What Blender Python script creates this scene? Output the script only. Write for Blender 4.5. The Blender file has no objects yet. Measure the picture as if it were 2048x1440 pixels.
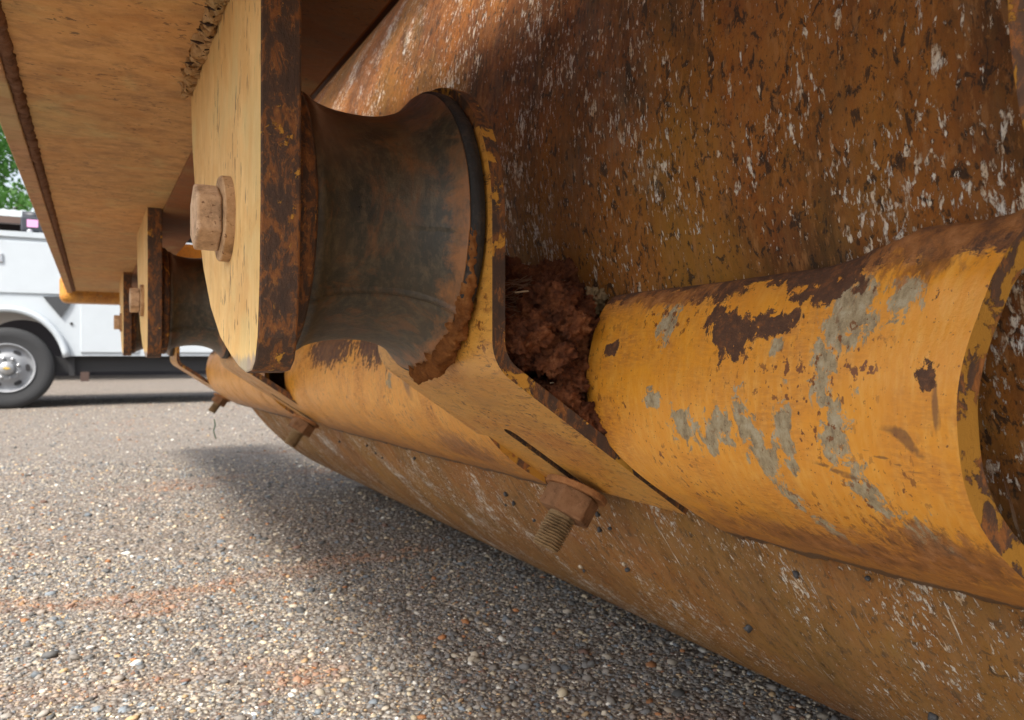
import bpy, bmesh, math, random
import numpy as np
from mathutils import Vector, Matrix, noise, Euler

R = math.radians
random.seed(7)
rng = np.random.default_rng(7)
C = bpy.context.scene.collection
SC = bpy.context.scene

# ------------------------------------------------------------------ camera, sky, sun, exposure
H = 0.51                       # height of the camera above the gravel
TH = R(29.25)                  # the view is turned this far from the length of the machine
F = 1500.0; V0 = 711.0
cd = bpy.data.cameras.new('camera'); cam = bpy.data.objects.new('camera', cd); C.objects.link(cam)
cam.location = (0, 0, H)
cam.rotation_euler = (R(90 - 0.34), 0, -TH)
cd.sensor_width = 36; cd.lens = 36 * F / 2048
cd.clip_start = 0.01; cd.clip_end = 600
cd.dof.use_dof = True; cd.dof.focus_distance = 0.52; cd.dof.aperture_fstop = 16.0
SC.camera = cam

w = bpy.data.worlds.new('World'); SC.world = w; w.use_nodes = True
nt = w.node_tree; nt.nodes.clear()
sky = nt.nodes.new('ShaderNodeTexSky'); sky.sky_type = 'NISHITA'; sky.sun_disc = False
SUN_EL, SUN_AZ = 52.0, 235.0   # azimuth clockwise from +Y
sky.sun_elevation = R(SUN_EL); sky.sun_rotation = R(SUN_AZ)
sky.dust_density = 4.0; sky.air_density = 1.0; sky.ozone_density = 1.0
hs = nt.nodes.new('ShaderNodeHueSaturation'); hs.inputs['Saturation'].default_value = 0.45
bg = nt.nodes.new('ShaderNodeBackground'); bg.inputs['Strength'].default_value = 0.105
wo = nt.nodes.new('ShaderNodeOutputWorld')
nt.links.new(sky.outputs[0], hs.inputs['Color']); nt.links.new(hs.outputs[0], bg.inputs['Color']); nt.links.new(bg.outputs[0], wo.inputs['Surface'])
sl = bpy.data.lights.new('sun', 'SUN'); sl.energy = 2.0; sl.angle = R(10); sl.color = (1.0, 0.95, 0.87)
so = bpy.data.objects.new('sun', sl); C.objects.link(so)
sd = Vector((math.sin(R(SUN_AZ)) * math.cos(R(SUN_EL)), math.cos(R(SUN_AZ)) * math.cos(R(SUN_EL)), math.sin(R(SUN_EL))))
so.rotation_euler = sd.to_track_quat('Z', 'Y').to_euler(); so.location = (-3, -3, 6)
SC.view_settings.view_transform = 'Standard'; SC.view_settings.look = 'None'
SC.view_settings.gamma = 1; SC.view_settings.use_curve_mapping = False
SC.view_settings.exposure = 1.5

# ------------------------------------------------------------------ helpers
cs, sn = math.cos(TH), math.sin(TH)
def M(x, y, z):
    """machine frame (x along the machine, y to its right, z above the camera) -> world"""
    return Vector((y, x, z + H))
def at(u, v, x=None, y=None):
    r = (u - 1024) / F; ww = (V0 - v) / F
    if x is not None: y = x * (sn + r * cs) / (cs - r * sn)
    else: x = y * (cs - r * sn) / (sn + r * cs)
    return M(x, y, ww * (x * cs + y * sn))

def link(name, me, mat=None, parent=None, loc=None):
    o = bpy.data.objects.new(name, me); C.objects.link(o)
    if mat: me.materials.append(mat)
    if loc is not None: o.location = loc
    if parent: o.parent = parent
    return o
def mesh_from(verts, faces, smooth=False, uv=None):
    me = bpy.data.meshes.new('mesh'); me.from_pydata([tuple(v) for v in verts], [], faces); me.update()
    if smooth:
        for p in me.polygons: p.use_smooth = True
    if uv is not None:
        L = me.uv_layers.new(name='UVMap')
        for li, lp in enumerate(me.loops): L.data[li].uv = uv[lp.vertex_index]
    return me
def empty(name, loc=(0, 0, 0), parent=None):
    o = bpy.data.objects.new(name, None); C.objects.link(o); o.location = loc; o.empty_display_size = .1
    if parent: o.parent = parent
    return o
def tag(o, label=None, cat=None, group=None, kind=None):
    if label: o['label'] = label
    if cat: o['category'] = cat
    if group: o['group'] = group
    if kind: o['kind'] = kind
    return o
def bevel(o, wd=.0015, seg=2, ang=35):
    m = o.modifiers.new('bevel', 'BEVEL'); m.width = wd; m.segments = seg; m.limit_method = 'ANGLE'; m.angle_limit = R(ang)
    return o
def bake(o):
    """apply modifiers"""
    dg = bpy.context.evaluated_depsgraph_get(); dg.update()
    me = bpy.data.meshes.new_from_object(o.evaluated_get(dg)); o.modifiers.clear(); o.data = me
    return o
def copy_tree(o, off, parent=None):
    c = o.copy(); C.objects.link(c)
    if parent is None: c.location = Vector(o.location) + Vector(off)
    else: c.parent = parent
    for ch in list(o.children): copy_tree(ch, off, c)
    return c
def box_me(x0, x1, y0, y1, z0, z1):
    """axis aligned in world axes"""
    v = [(x, y, z) for z in (z0, z1) for y in (y0, y1) for x in (x0, x1)]
    f = [(0, 2, 3, 1), (4, 5, 7, 6), (0, 1, 5, 4), (2, 6, 7, 3), (0, 4, 6, 2), (1, 3, 7, 5)]
    return mesh_from(v, f)
def prism_x(outline, x0, x1):
    """outline of (worldY, worldZ), extruded along world X"""
    n = len(outline)
    v = [(x0, a, b) for a, b in outline] + [(x1, a, b) for a, b in outline]
    f = [tuple(range(n)), tuple(range(2 * n - 1, n - 1, -1))] + [(i, i + n, (i + 1) % n + n, (i + 1) % n) for i in range(n)]
    me = mesh_from(v, f); fixn(me); return me
def prism_y(outline, y0, y1):
    """outline of (worldX, worldZ), extruded along world Y"""
    n = len(outline)
    v = [(a, y0, b) for a, b in outline] + [(a, y1, b) for a, b in outline]
    f = [tuple(range(n)), tuple(range(2 * n - 1, n - 1, -1))] + [(i, i + n, (i + 1) % n + n, (i + 1) % n) for i in range(n)]
    me = mesh_from(v, f); fixn(me); return me
def fixn(me):
    bm = bmesh.new(); bm.from_mesh(me); bmesh.ops.recalc_face_normals(bm, faces=bm.faces); bm.to_mesh(me); bm.free()
def lathe(profile, axis=Vector((1, 0, 0)), up=Vector((0, 0, 1)), seg=64, smooth=True, jit=None, caps=True):
    """profile: (t along axis, radius)"""
    a = axis.normalized(); b = up - a * up.dot(a); b.normalize(); c = a.cross(b)
    V = []; Fc = []; uv = []
    for i, (t, r) in enumerate(profile):
        for k in range(seg):
            ph = 2 * math.pi * k / seg
            tt, rr = (t, r) if jit is None else jit(t, r, ph)
            V.append(a * tt + (b * math.cos(ph) + c * math.sin(ph)) * rr)
    n = len(profile)
    for i in range(n - 1):
        for k in range(seg):
            k2 = (k + 1) % seg
            Fc.append((i * seg + k, i * seg + k2, (i + 1) * seg + k2, (i + 1) * seg + k))
    if caps:
        Fc.append(tuple(range(seg))[::-1]); Fc.append(tuple((n - 1) * seg + k for k in range(seg)))
    me = mesh_from(V, Fc, smooth); fixn(me)
    if smooth: 
        for p in me.polygons:
            if len(p.vertices) > 4: p.use_smooth = False
    return me
def tube_me(pts, rad, seg=6):
    pts = [Vector(p) for p in pts]; V = []; Fc = []
    for i, p in enumerate(pts):
        d = (pts[min(i + 1, len(pts) - 1)] - pts[max(i - 1, 0)]).normalized()
        a = d.orthogonal().normalized() if i == 0 else (pa - d * pa.dot(d)).normalized()
        pa = a; b = d.cross(a)
        r = rad(i / (len(pts) - 1)) if callable(rad) else rad
        for k in range(seg):
            ph = 2 * math.pi * k / seg; V.append(p + (a * math.cos(ph) + b * math.sin(ph)) * r)
    for i in range(len(pts) - 1):
        for k in range(seg):
            k2 = (k + 1) % seg; Fc.append((i * seg + k, i * seg + k2, (i + 1) * seg + k2, (i + 1) * seg + k))
    Fc.append(tuple(range(seg))[::-1]); Fc.append(tuple((len(pts) - 1) * seg + k for k in range(seg)))
    return mesh_from(V, Fc, True)
def fbm(p, oct=4, lac=2.1, g=.5):
    a = 1; s = 0
    for i in range(oct):
        s += a * noise.noise(p); p = p * lac + Vector((3.1, 1.7, 5.3)); a *= g
    return s

# ------------------------------------------------------------------ material helper
class Mt:
    def __init__(s, name, coord='obj'):
        s.m = bpy.data.materials.new(name); s.m.use_nodes = True; s.t = s.m.node_tree; s.t.nodes.clear()
        s.out = s.n('ShaderNodeOutputMaterial'); s.b = s.n('ShaderNodeBsdfPrincipled'); s.l(s.b.outputs[0], s.out.inputs[0])
        tc = s.n('ShaderNodeTexCoord')
        s.c = tc.outputs['UV'] if coord == 'uv' else tc.outputs['Object']
        if coord == 'obj':
            oi = s.n('ShaderNodeObjectInfo'); cx = s.n('ShaderNodeCombineXYZ')
            for i in range(3): s.l(oi.outputs['Random'], cx.inputs[i])
            ad = s.n('ShaderNodeVectorMath'); ad.operation = 'ADD'; s.l(s.c, ad.inputs[0]); s.l(cx.outputs[0], ad.inputs[1]); s.c = ad.outputs[0]
    def n(s, t): return s.t.nodes.new(t)
    def l(s, a, b): s.t.links.new(a, b)
    def put(s, v, inp):
        if isinstance(v, bpy.types.NodeSocket): s.l(v, inp)
        elif isinstance(v, (tuple, list)) and len(v) == 3 and inp.type == 'RGBA': inp.default_value = (*v, 1)
        else: inp.default_value = v
    def sc(s, v, k=(1, 1, 1), loc=(0, 0, 0)):
        m = s.n('ShaderNodeMapping'); s.l(v, m.inputs[0]); m.inputs['Scale'].default_value = k; m.inputs['Location'].default_value = loc; return m.outputs[0]
    def noise(s, k=1, det=4, rough=.55, dist=0, v=None, loc=(0, 0, 0), col=False):
        if isinstance(k, (int, float)): k = (k, k, k)
        n = s.n('ShaderNodeTexNoise'); s.l(s.sc(v or s.c, k, loc), n.inputs['Vector']); n.inputs['Scale'].default_value = 1
        n.inputs['Detail'].default_value = det; n.inputs['Roughness'].default_value = rough; n.inputs['Distortion'].default_value = dist
        return n.outputs['Color' if col else 'Fac']
    def vor(s, k=1, v=None, feat='F1', out='Distance', rnd=1):
        if isinstance(k, (int, float)): k = (k, k, k)
        n = s.n('ShaderNodeTexVoronoi'); n.feature = feat; s.l(s.sc(v or s.c, k), n.inputs['Vector']); n.inputs['Scale'].default_value = 1; n.inputs['Randomness'].default_value = rnd
        return n.outputs[out]
    def ramp(s, f, pts, interp='LINEAR'):
        r = s.n('ShaderNodeValToRGB'); s.put(f, r.inputs[0]); e = r.color_ramp.elements; r.color_ramp.interpolation = interp
        while len(e) > len(pts): e.remove(e[-1])
        while len(e) < len(pts): e.new(.5)
        for i, (p, c) in enumerate(pts):
            e[i].position = p; e[i].color = (*c, 1) if isinstance(c, (tuple, list)) else (c, c, c, 1)
        return r.outputs[0]
    def step(s, f, a, b):
        m = s.n('ShaderNodeMapRange'); s.put(f, m.inputs[0]); m.inputs[1].default_value = a; m.inputs[2].default_value = b; m.clamp = True
        return m.outputs[0]
    def math(s, op, a, b=0.0, clamp=False):
        m = s.n('ShaderNodeMath'); m.operation = op; m.use_clamp = clamp; s.put(a, m.inputs[0]); s.put(b, m.inputs[1]); return m.outputs[0]
    def mix(s, f, a, b, bt='MIX'):
        m = s.n('ShaderNodeMix'); m.data_type = 'RGBA'; m.blend_type = bt; s.put(f, m.inputs[0]); s.put(a, m.inputs[6]); s.put(b, m.inputs[7]); return m.outputs[2]
    def sep(s, v=None):
        m = s.n('ShaderNodeSeparateXYZ'); s.l(v or s.c, m.inputs[0]); return m.outputs
    def attr(s, name):
        a = s.n('ShaderNodeAttribute'); a.attribute_name = name; return a.outputs['Fac']
    def bump(s, h, dist=.001, strength=1, prev=None):
        b = s.n('ShaderNodeBump'); b.inputs['Distance'].default_value = dist; b.inputs['Strength'].default_value = strength; s.put(h, b.inputs['Height'])
        if prev is not None: s.l(prev, b.inputs['Normal'])
        return b.outputs[0]
    def done(s, col, rough=.6, nrm=None, metal=0, spec=.5):
        s.put(col, s.b.inputs['Base Color']); s.put(rough, s.b.inputs['Roughness']); s.put(metal, s.b.inputs['Metallic']); s.b.inputs['Specular IOR Level'].default_value = spec
        if nrm is not None: s.l(nrm, s.b.inputs['Normal'])
        return s.m

YEL = (.74, .315, .022)
RUST_D = (.055, .026, .014); RUST_B = (.13, .055, .02); RUST_O = (.30, .115, .025); PRIMER = (.36, .29, .17); DUST = (.50, .30, .13)

def paint(name, coord, seed=0, *a, streak=0, **k):
    return _paint(name, coord, seed, *a, streak=streak, **k)
def _paint(name, coord, seed=0, brown=(), grey=(), scratch=(), chip=.66, topband=None, dust=.35, edge_s=None, fine=(260, 60, 260), yel=YEL, streak=0):
    m = Mt(name, coord)
    S = (seed, seed * .7, seed * 1.3)
    base = m.mix(m.noise(14, 5, .6, loc=S), (yel[0] * .84, yel[1] * .80, yel[2] * .8), (yel[0] * 1.12, yel[1] * 1.15, yel[2] * 1.5))
    st = m.noise(fine, 4, .65, loc=S)
    base = m.mix(m.math('MULTIPLY', m.step(st, .45, .68), .45), base, (.82, .47, .11))
    base = m.mix(m.math('MULTIPLY', m.step(m.noise((30, 12, 30), 6, .65, .5, loc=(seed, 2, 2)), .48, .66), .4), base, (.66, .26, .03))
    # orange iron dust
    d = m.math('MULTIPLY', m.step(m.noise(11, 6, .65, .6, loc=S), .46, .72), dust * 1.6, True)
    d = m.math('MULTIPLY', d, m.step(m.noise((120, 420, 120), 5, .7, loc=S), .35, .6))
    col = m.mix(d, base, (.42, .155, .035))
    n1 = m.noise((38, 22, 38), 7, .62, .4, loc=(seed + 3, 1, 2))
    n2 = m.noise((60, 34, 60), 8, .64, .3, loc=(seed + 9, 4, 2))
    n3 = m.noise((120, 80, 120), 9, .72, .5, loc=(seed + 5, 2, 2))
    g = m.step(n1, chip + .015, chip + .03)
    if grey: 
        gb = m.math('ADD', m.attr('patch_grey'), m.math('ADD', m.math('MULTIPLY', m.math('SUBTRACT', n3, .5), 5.0), m.math('MULTIPLY', m.math('SUBTRACT', n2, .5), 1.6)))
        g = m.math('MAXIMUM', g, m.step(gb, .08, .22))
    b = m.step(n2, chip + .02, chip + .03)
    if brown:
        bb = m.math('ADD', m.attr('patch_brown'), m.math('ADD', m.math('MULTIPLY', m.math('SUBTRACT', n3, .5), 2.6), m.math('MULTIPLY', m.math('SUBTRACT', n2, .5), 1.8)))
        b = m.math('MAXIMUM', b, m.step(bb, .16, .22))
    if topband:
        sy = m.sep()[1]
        tb = m.math('ADD', m.step(sy, topband, topband * .25), m.math('MULTIPLY', m.math('SUBTRACT', m.noise((45, 70, 45), 7, .68, loc=S), .5), 2.2))
        b = m.math('MAXIMUM', b, m.step(tb, .62, .70))
    sp = m.step(m.noise((420, 300, 420), 3, .6, loc=S), .655, .69)
    sp2 = m.math('MULTIPLY', m.step(m.noise((190, 120, 190), 4, .6, loc=S), .585, .615), m.step(m.noise(16, 2, loc=(seed, 8, 8)), .45, .6))
    b2 = m.math('MAXIMUM', sp, sp2)
    prim = m.ramp(m.noise((150, 80, 150), 7, .75), [(.36, (.20, .15, .09)), (.5, PRIMER), (.62, (.44, .38, .26))])
    col = m.mix(g, col, prim)
    rustc = m.ramp(m.noise(120, 6, .7, loc=S), [(.3, RUST_D), (.52, (.10, .045, .022)), (.68, (.22, .085, .025))])
    col = m.mix(b, col, rustc); col = m.mix(b2, col, (.20, .07, .018))
    if scratch:
        sb = m.math('ADD', m.attr('patch_scratch'), m.math('MULTIPLY', m.math('SUBTRACT', n2, .5), .9))
        col = m.mix(m.math('MULTIPLY', m.step(sb, .2, .5), .75), col, (.16, .075, .03))
    if edge_s:
        # rusty grime rubbed along the lower lip
        sy = m.sep()[1]
        e = m.math('ADD', m.step(sy, edge_s - .12, edge_s), m.math('MULTIPLY', m.math('SUBTRACT', m.noise((26, 60, 26), 8, .7, loc=S), .5), 1.6))
        col = m.mix(m.math('MULTIPLY', m.step(e, .35, .95), .8), col, (.30, .12, .03))
        col = m.mix(m.step(m.math('ADD', sy, m.math('MULTIPLY', m.noise((40, 10, 40), 5, .7), .022)), edge_s + .006, edge_s + .009), col, (.11, .06, .03))
    if grey:
        og = m.math('ADD', m.attr('patch_orange'), m.math('MULTIPLY', m.math('SUBTRACT', m.noise((150, 60, 1), 8, .74, .3, loc=S), .5), 3.2))
        oc = m.ramp(m.noise((90, 60, 90), 7, .7), [(.35, (.12, .05, .02)), (.5, (.32, .125, .03)), (.65, (.45, .20, .07))])
        ogm = m.step(og, .15, .5); col = m.mix(m.math('MULTIPLY', ogm, .88), col, oc)
    if streak:
        k1 = m.noise((170, 45, 170), 8, .76, .6, loc=(seed, 3, 3))
        col = m.mix(m.math('MULTIPLY', m.step(k1, .53, .60), streak), col, (.34, .13, .03))
        k2 = m.noise((420, 50, 420), 4, .6, .5, loc=(seed, 9, 3))
        col = m.mix(m.math('MULTIPLY', m.step(k2, .615, .65), m.step(m.noise(22, 3, loc=(1, seed, 0)), .45, .56)), col, (.05, .028, .018))
        k3 = m.noise((26, 10, 26), 7, .7, .5, loc=(seed, 4, 8))
        col = m.mix(m.math('MULTIPLY', m.step(k3, .52, .66), streak * .9), col, (.36, .17, .05))
    allc = m.math('MAXIMUM', g, b)
    h = m.math('SUBTRACT', 1.0, allc)
    nr = m.bump(m.noise((200, 90, 200), 5, .7), .0008, .5)
    nr = m.bump(h, .0007, .9, nr)
    nr = m.bump(m.math('MULTIPLY', m.noise(600, 3, .7), m.math('ADD', allc, .25)), .0008, .7, nr)
    rough = m.math('ADD', m.math('MULTIPLY', allc, .35), m.math('ADD', .34, m.math('MULTIPLY', d, .35)), True)
    return m.done(col, rough, nr)

def dusty(name, coord='obj', base=(.62, .36, .13), seed=0, stretch=(30, 6, 30), dark=.25, tip=None):
    m = Mt(name, coord); S = (seed, seed, seed)
    st = m.noise((stretch[0] * 6, stretch[1] * 6, stretch[2] * 6), 5, .7, loc=S)
    big = m.noise(7, 5, .6, .5, loc=S)
    col = m.mix(big, (base[0] * .72, base[1] * .66, base[2] * .6), (base[0] * 1.12, base[1] * 1.15, base[2] * 1.25))
    col = m.mix(m.math('MULTIPLY', m.step(st, .46, .68), .38), col, (min(base[0] * 1.25, .85), base[1] * 1.3, base[2] * 1.7))
    col = m.mix(m.math('MULTIPLY', m.step(m.noise((stretch[0] * 2, stretch[1] * 2, stretch[2] * 2), 7, .72, .3, loc=(seed + 4, 0, 0)), .46, .66), dark), col, (.22, .11, .05))
    # dark pin marks stretched with the brush
    pk = m.math('MULTIPLY', m.step(m.noise(tuple(max(q * 9, 42) for q in stretch), 3, .55, loc=(seed, 5, 1)), .615, .645), m.step(m.noise(14, 3, loc=(2, seed, 0)), .42, .58))
    col = m.mix(m.math('MULTIPLY', pk, .8), col, (.12, .065, .035))
    col = m.mix(m.math('MULTIPLY', m.step(m.noise(5, 4, .6, loc=(seed, 9, 2)), .55, .7), .3), col, (.42, .38, .16))
    if tip is not None:
        oz = m.sep(m.n('ShaderNodeTexCoord').outputs['Object'])[2]
        tm = m.step(m.math('ADD', oz, m.math('MULTIPLY', m.noise((60, 160, 30), 5, .7), .022)), tip + .002, tip - .002)
        col = m.mix(tm, col, m.mix(m.noise((200, 200, 60), 4), (.20, .15, .13), (.36, .29, .25)))
    bl = m.noise(16, 6, .65, .8, loc=(seed, 1, 4)); col = m.mix(m.math('MULTIPLY', m.step(bl, .5, .66), .45), col, (base[0] * .78, base[1] * .62, base[2] * .45))
    col = m.mix(m.math('MULTIPLY', m.step(m.noise(9, 5, .6, .6, loc=(seed, 3, 9)), .54, .66), .30), col, (.52, .47, .22))
    nr = m.bump(st, .0008, .6); nr = m.bump(m.noise(240, 4, .7), .0006, .5, nr)
    nr = m.bump(m.noise(12, 3), .004, .4, nr)
    return m.done(col, .75, nr, spec=.3)

def edge_rust(name, seed=0, yel=.5, coord='obj', lite=1.0):
    """sheared plate edge: dark mill scale, orange rust, scraps of yellow paint"""
    m = Mt(name, coord); S = (seed, seed, seed)
    n = m.noise((95, 70, 42), 9, .74, .5, loc=S)
    L_ = lambda *c: tuple(min(.8, q * lite) for q in c)
    col = m.ramp(n, [(.3, L_(.045, .028, .02)), (.5, L_(.075, .04, .024)), (.56, L_(.20, .075, .02)), (.7, L_(.28, .11, .03))])
    fl = m.step(m.noise((260, 200, 160), 6, .75, 1.2, loc=S), .55, .62)
    col = m.mix(m.math('MULTIPLY', fl, m.step(n, .42, .55)), col, (.33, .14, .035))
    y = m.step(m.noise((48, 60, 40), 8, .68, .4, loc=(seed + 2, 3, 1)), .66 - yel * .1, .68 - yel * .1)
    col = m.mix(y, col, (.58, .28, .035))
    nr = m.bump(m.noise((160, 160, 120), 7, .75), .0018, .8); nr = m.bump(y, .0008, .8, nr)
    return m.done(col, .72, nr)

def rust_bolt(name, base=(.42, .23, .11), seed=0):
    m = Mt(name); S = (seed, 0, seed)
    n = m.noise(55, 7, .7, loc=S)
    col = m.ramp(n, [(.3, (base[0] * .35, base[1] * .32, base[2] * .3)), (.5, (base[0] * .8, base[1] * .75, base[2] * .7)), (.68, base)])
    pit = m.step(m.noise(330, 3, .6, loc=S), .62, .68)
    col = m.mix(m.math('MULTIPLY', pit, .75), col, (.12, .05, .025))
    col = m.mix(m.math('MULTIPLY', m.step(m.noise(160, 5, .7, loc=(1, seed, 3)), .58, .7), .5), col, (base[0] * 1.35, base[1] * 1.4, base[2] * 1.6))
    nr = m.bump(m.noise(260, 6, .75), .0012, .9); nr = m.bump(m.noise(60, 4), .0015, .5, nr)
    return m.done(col, .85, nr, spec=.25)

def plain(name, col, rough=.5, metal=0, nz=None, spec=.5):
    m = Mt(name)
    k = m.noise(nz or 6, 5, .6)
    c = m.mix(k, tuple(a * .82 for a in col), tuple(min(a * 1.12, 1) for a in col))
    return m.done(c, m.math('ADD', rough - .05, m.math('MULTIPLY', k, .1)), m.bump(m.noise((nz or 6) * 8, 4), .002, .3), metal, spec)

# drum steel -------------------------------------------------------
m = Mt('drum_rust', 'uv')
n1 = m.noise((7, 5, 1), 8, .66, .5)
base = m.ramp(n1, [(.34, (.05, .022, .010)), (.44, (.17, .056, .013)), (.54, (.30, .098, .016)), (.64, (.40, .155, .028)), (.72, (.34, .20, .05))])
hf = m.noise((230, 110, 1), 7, .78, loc=(2, 2, 0))
base = m.mix(m.step(hf, .56, .66), base, (.36, .15, .04)); base = m.mix(m.math('MULTIPLY', m.step(hf, .46, .38), .8), base, (.05, .026, .015))
och = m.step(m.noise((3.2, 2.2, 1), 5, .6, .3, loc=(4.3, 1.2, 0)), .50, .66)
base = m.mix(m.math('MULTIPLY', m.math('MAXIMUM', och, m.math('MULTIPLY', m.step(m.sep()[1], 2.34, 2.50), m.step(m.noise((4, 3, 1), 5, .7), .40, .6))), .6), base, (.30, .165, .022))
st = m.noise((130, 14, 1), 6, .7)
base = m.mix(m.math('MULTIPLY', m.step(st, .46, .7), .45), base, (.30, .15, .05))
st2 = m.noise((60, 7, 1), 6, .7, loc=(3, 3, 0))
base = m.mix(m.math('MULTIPLY', m.step(st2, .54, .74), .5), base, (.045, .028, .018))
dk = m.step(m.noise((110, 60, 1), 7, .68, .6, loc=(5, 1, 0)), .565, .60)
base = m.mix(m.math('MULTIPLY', dk, .85), base, (.03, .02, .014))
dk2 = m.step(m.noise((240, 120, 1), 4, .6, loc=(8, 1, 0)), .59, .64)
base = m.mix(m.math('MULTIPLY', dk2, .8), base, (.03, .018, .012))
gy = m.step(m.noise((5, 3.2, 1), 6, .7, .3, loc=(9, 2.7, 0)), .56, .70)
gs = m.step(m.noise((150, 24, 1), 5, .7, loc=(1, 6, 0)), .40, .62)
base = m.mix(m.math('MULTIPLY', m.math('MULTIPLY', gy, gs), .38), base, (.23, .20, .16))
clus = m.noise((9, 6, 1), 5, .7, .4, loc=(2, 7, 0))
def fleck(kx, ky, th, loc, ck=.5):
    f = m.noise((kx, ky, 1), 5, .62, .35, loc=loc)
    return m.step(m.math('ADD', f, m.math('MULTIPLY', m.math('SUBTRACT', clus, .5), ck)), th, th + .03)
wf = m.math('MAXIMUM', fleck(160, 58, .635, (0, 0, 0), .6), m.math('MAXIMUM', fleck(300, 100, .615, (5, 5, 0), .55), fleck(75, 28, .655, (7, 3, 0), .6)))
wf = m.math('MULTIPLY', wf, m.step(m.noise((500, 260, 1), 3, .6), .36, .52))
vv_ = m.sep()[1]
extra = m.math('MULTIPLY', m.step(vv_, 2.66, 2.80), m.step(m.math('ADD', m.noise((230, 85, 1), 5, .66, .5, loc=(3, 12, 0)), m.math('MULTIPLY', m.math('SUBTRACT', clus, .5), .5)), .605, .64))
extra = m.math('MAXIMUM', extra, m.math('MULTIPLY', m.step(vv_, 2.66, 2.80), m.step(m.noise((200, 9, 1), 5, .6, .2, loc=(13, 2, 0)), .655, .68)))
wf = m.math('MAXIMUM', wf, extra)
wcol = m.ramp(m.noise((60, 60, 1), 3), [(.35, (.66, .48, .30)), (.5, (.80, .72, .60)), (.65, (.84, .83, .80))])
# one long scuff and a few thin scratches round the roller
col = m.mix(wf, base, wcol)
tan = m.step(m.noise((120, 36, 1), 5, .65, .3, loc=(11, 4, 0)), .57, .63)
col = m.mix(m.math('MULTIPLY', tan, .45), col, (.42, .20, .07))
lower_lift = m.math('MULTIPLY', m.step(vv_, 2.66, 2.80), m.step(m.noise((60, 14, 1), 7, .72, .3, loc=(6, 6, 0)), .30, .58))  # lower drum brightened in the colour: lighter tan below the bumper
col = m.mix(m.math('MULTIPLY', m.math('MULTIPLY', lower_lift, .42), m.math('SUBTRACT', 1.0, wf)), col, (.44, .245, .095))
nr = m.bump(wf, .0012, .8); nr = m.bump(m.noise((230, 90, 1), 7, .8), .0024, .9, nr); nr = m.bump(n1, .002, .4, nr)
rg = m.step(m.noise((30, 12, 1), 5), .3, .7)
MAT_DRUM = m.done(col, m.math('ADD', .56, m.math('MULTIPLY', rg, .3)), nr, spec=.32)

# rubber -----------------------------------------------------------
m = Mt('rubber')
n = m.noise((22, 10, 10), 7, .68, .5)
col = m.ramp(n, [(.30, (.018, .018, .014)), (.47, (.040, .036, .024)), (.60, (.072, .050, .027)), (.74, (.15, .064, .020))])
col = m.mix(m.math('MULTIPLY', m.step(m.noise((120, 140, 60), 7, .74), .47, .64), .5), col, (.16, .12, .065))
col = m.mix(m.math('MULTIPLY', m.step(m.noise((34, 60, 24), 8, .72, .6, loc=(4, 4, 1)), .50, .62), .55), col, (.20, .085, .028))
px_ = m.sep(m.n('ShaderNodeTexCoord').outputs['Object'])
end = m.math('ADD', m.step(px_[0], .218, .250), m.math('MULTIPLY', m.math('SUBTRACT', m.noise(30, 7, .72, .5), .5), 2.0))
low = m.step(px_[2], .085, -.01)
od = m.math('MULTIPLY', m.step(end, .62, 1.0), m.math('ADD', .25, m.math('MULTIPLY', low, .6)))
col = m.mix(od, col, (.34, .135, .035))
top = m.math('MULTIPLY', m.step(px_[0], .20, .15), m.step(px_[2], .02, .08))
col = m.mix(m.math('MULTIPLY', top, .7), col, (.12, .038, .014))
nr = m.bump(m.noise(220, 7, .8), .0010, .7); nr = m.bump(m.noise(50, 5), .0012, .4, nr)
MAT_RUB = m.done(col, m.math('ADD', .15, m.math('MULTIPLY', n, .42)), nr, spec=.6)

m = Mt('rubber_rim')
MAT_RIM = m.done(m.mix(m.step(m.noise(60, 6, .7), .5, .7), (.018, .018, .018), (.09, .06, .04)), .6, m.bump(m.noise((120, 200, 200), 6, .75), .002, .9))

# soil -------------------------------------------------------------
m = Mt('red_soil')
n = m.noise(45, 8, .75)
col = m.ramp(n, [(.33, (.028, .011, .007)), (.46, (.11, .038, .018)), (.58, (.24, .085, .034)), (.72, (.42, .21, .10))])
nr = m.bump(m.noise(380, 6, .8), .002, 1); nr = m.bump(m.noise(120, 5, .7), .003, .8, nr)
MAT_SOIL = m.done(col, .95, nr, spec=.2)
m = Mt('orange_dirt')
n = m.noise(60, 7, .75)
col = m.ramp(n, [(.3, (.10, .038, .014)), (.5, (.24, .09, .025)), (.7, (.38, .17, .055))])
nr = m.bump(m.noise(300, 6, .8), .0018, 1)
MAT_ODIRT = m.done(col, .95, nr, spec=.2)

MAT_STRAW = plain('straw', (.42, .30, .18), .7, nz=200)
MAT_LUMP = plain('crumbly_lump', (.22, .15, .075), .9, nz=420)

# ------------------------------------------------------------------ ground and gravel
m = Mt('gravel_ground')
vc = m.vor((110, 110, 110), out='Color'); vd = m.vor((110, 110, 110))
tone = m.sep(vc)
stone = m.ramp(tone[0], [(0, (.13, .125, .12)), (.35, (.26, .235, .21)), (.6, (.38, .33, .27)), (.8, (.34, .22, .13)), (.9, (.55, .48, .40)), (1, (.7, .67, .62))])
stone = m.mix(1.0, stone, (.94, 1.0, 1.04), 'MULTIPLY')
big = m.noise((.9, 2.6, 1), 5, .6, .3)
vc2 = m.sep(m.vor((45, 45, 45), out='Color'))
stone = m.mix(.4, stone, m.ramp(vc2[1], [(0, (.12, .11, .10)), (.5, (.25, .20, .16)), (1, (.46, .40, .33))]))
stain = m.step(m.noise((1.5, 4.5, 1), 6, .65, .4, loc=(1.3, .6, 0)), .60, .74)
stone = m.mix(m.math('MULTIPLY', stain, .55), stone, (.34, .16, .07))
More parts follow.
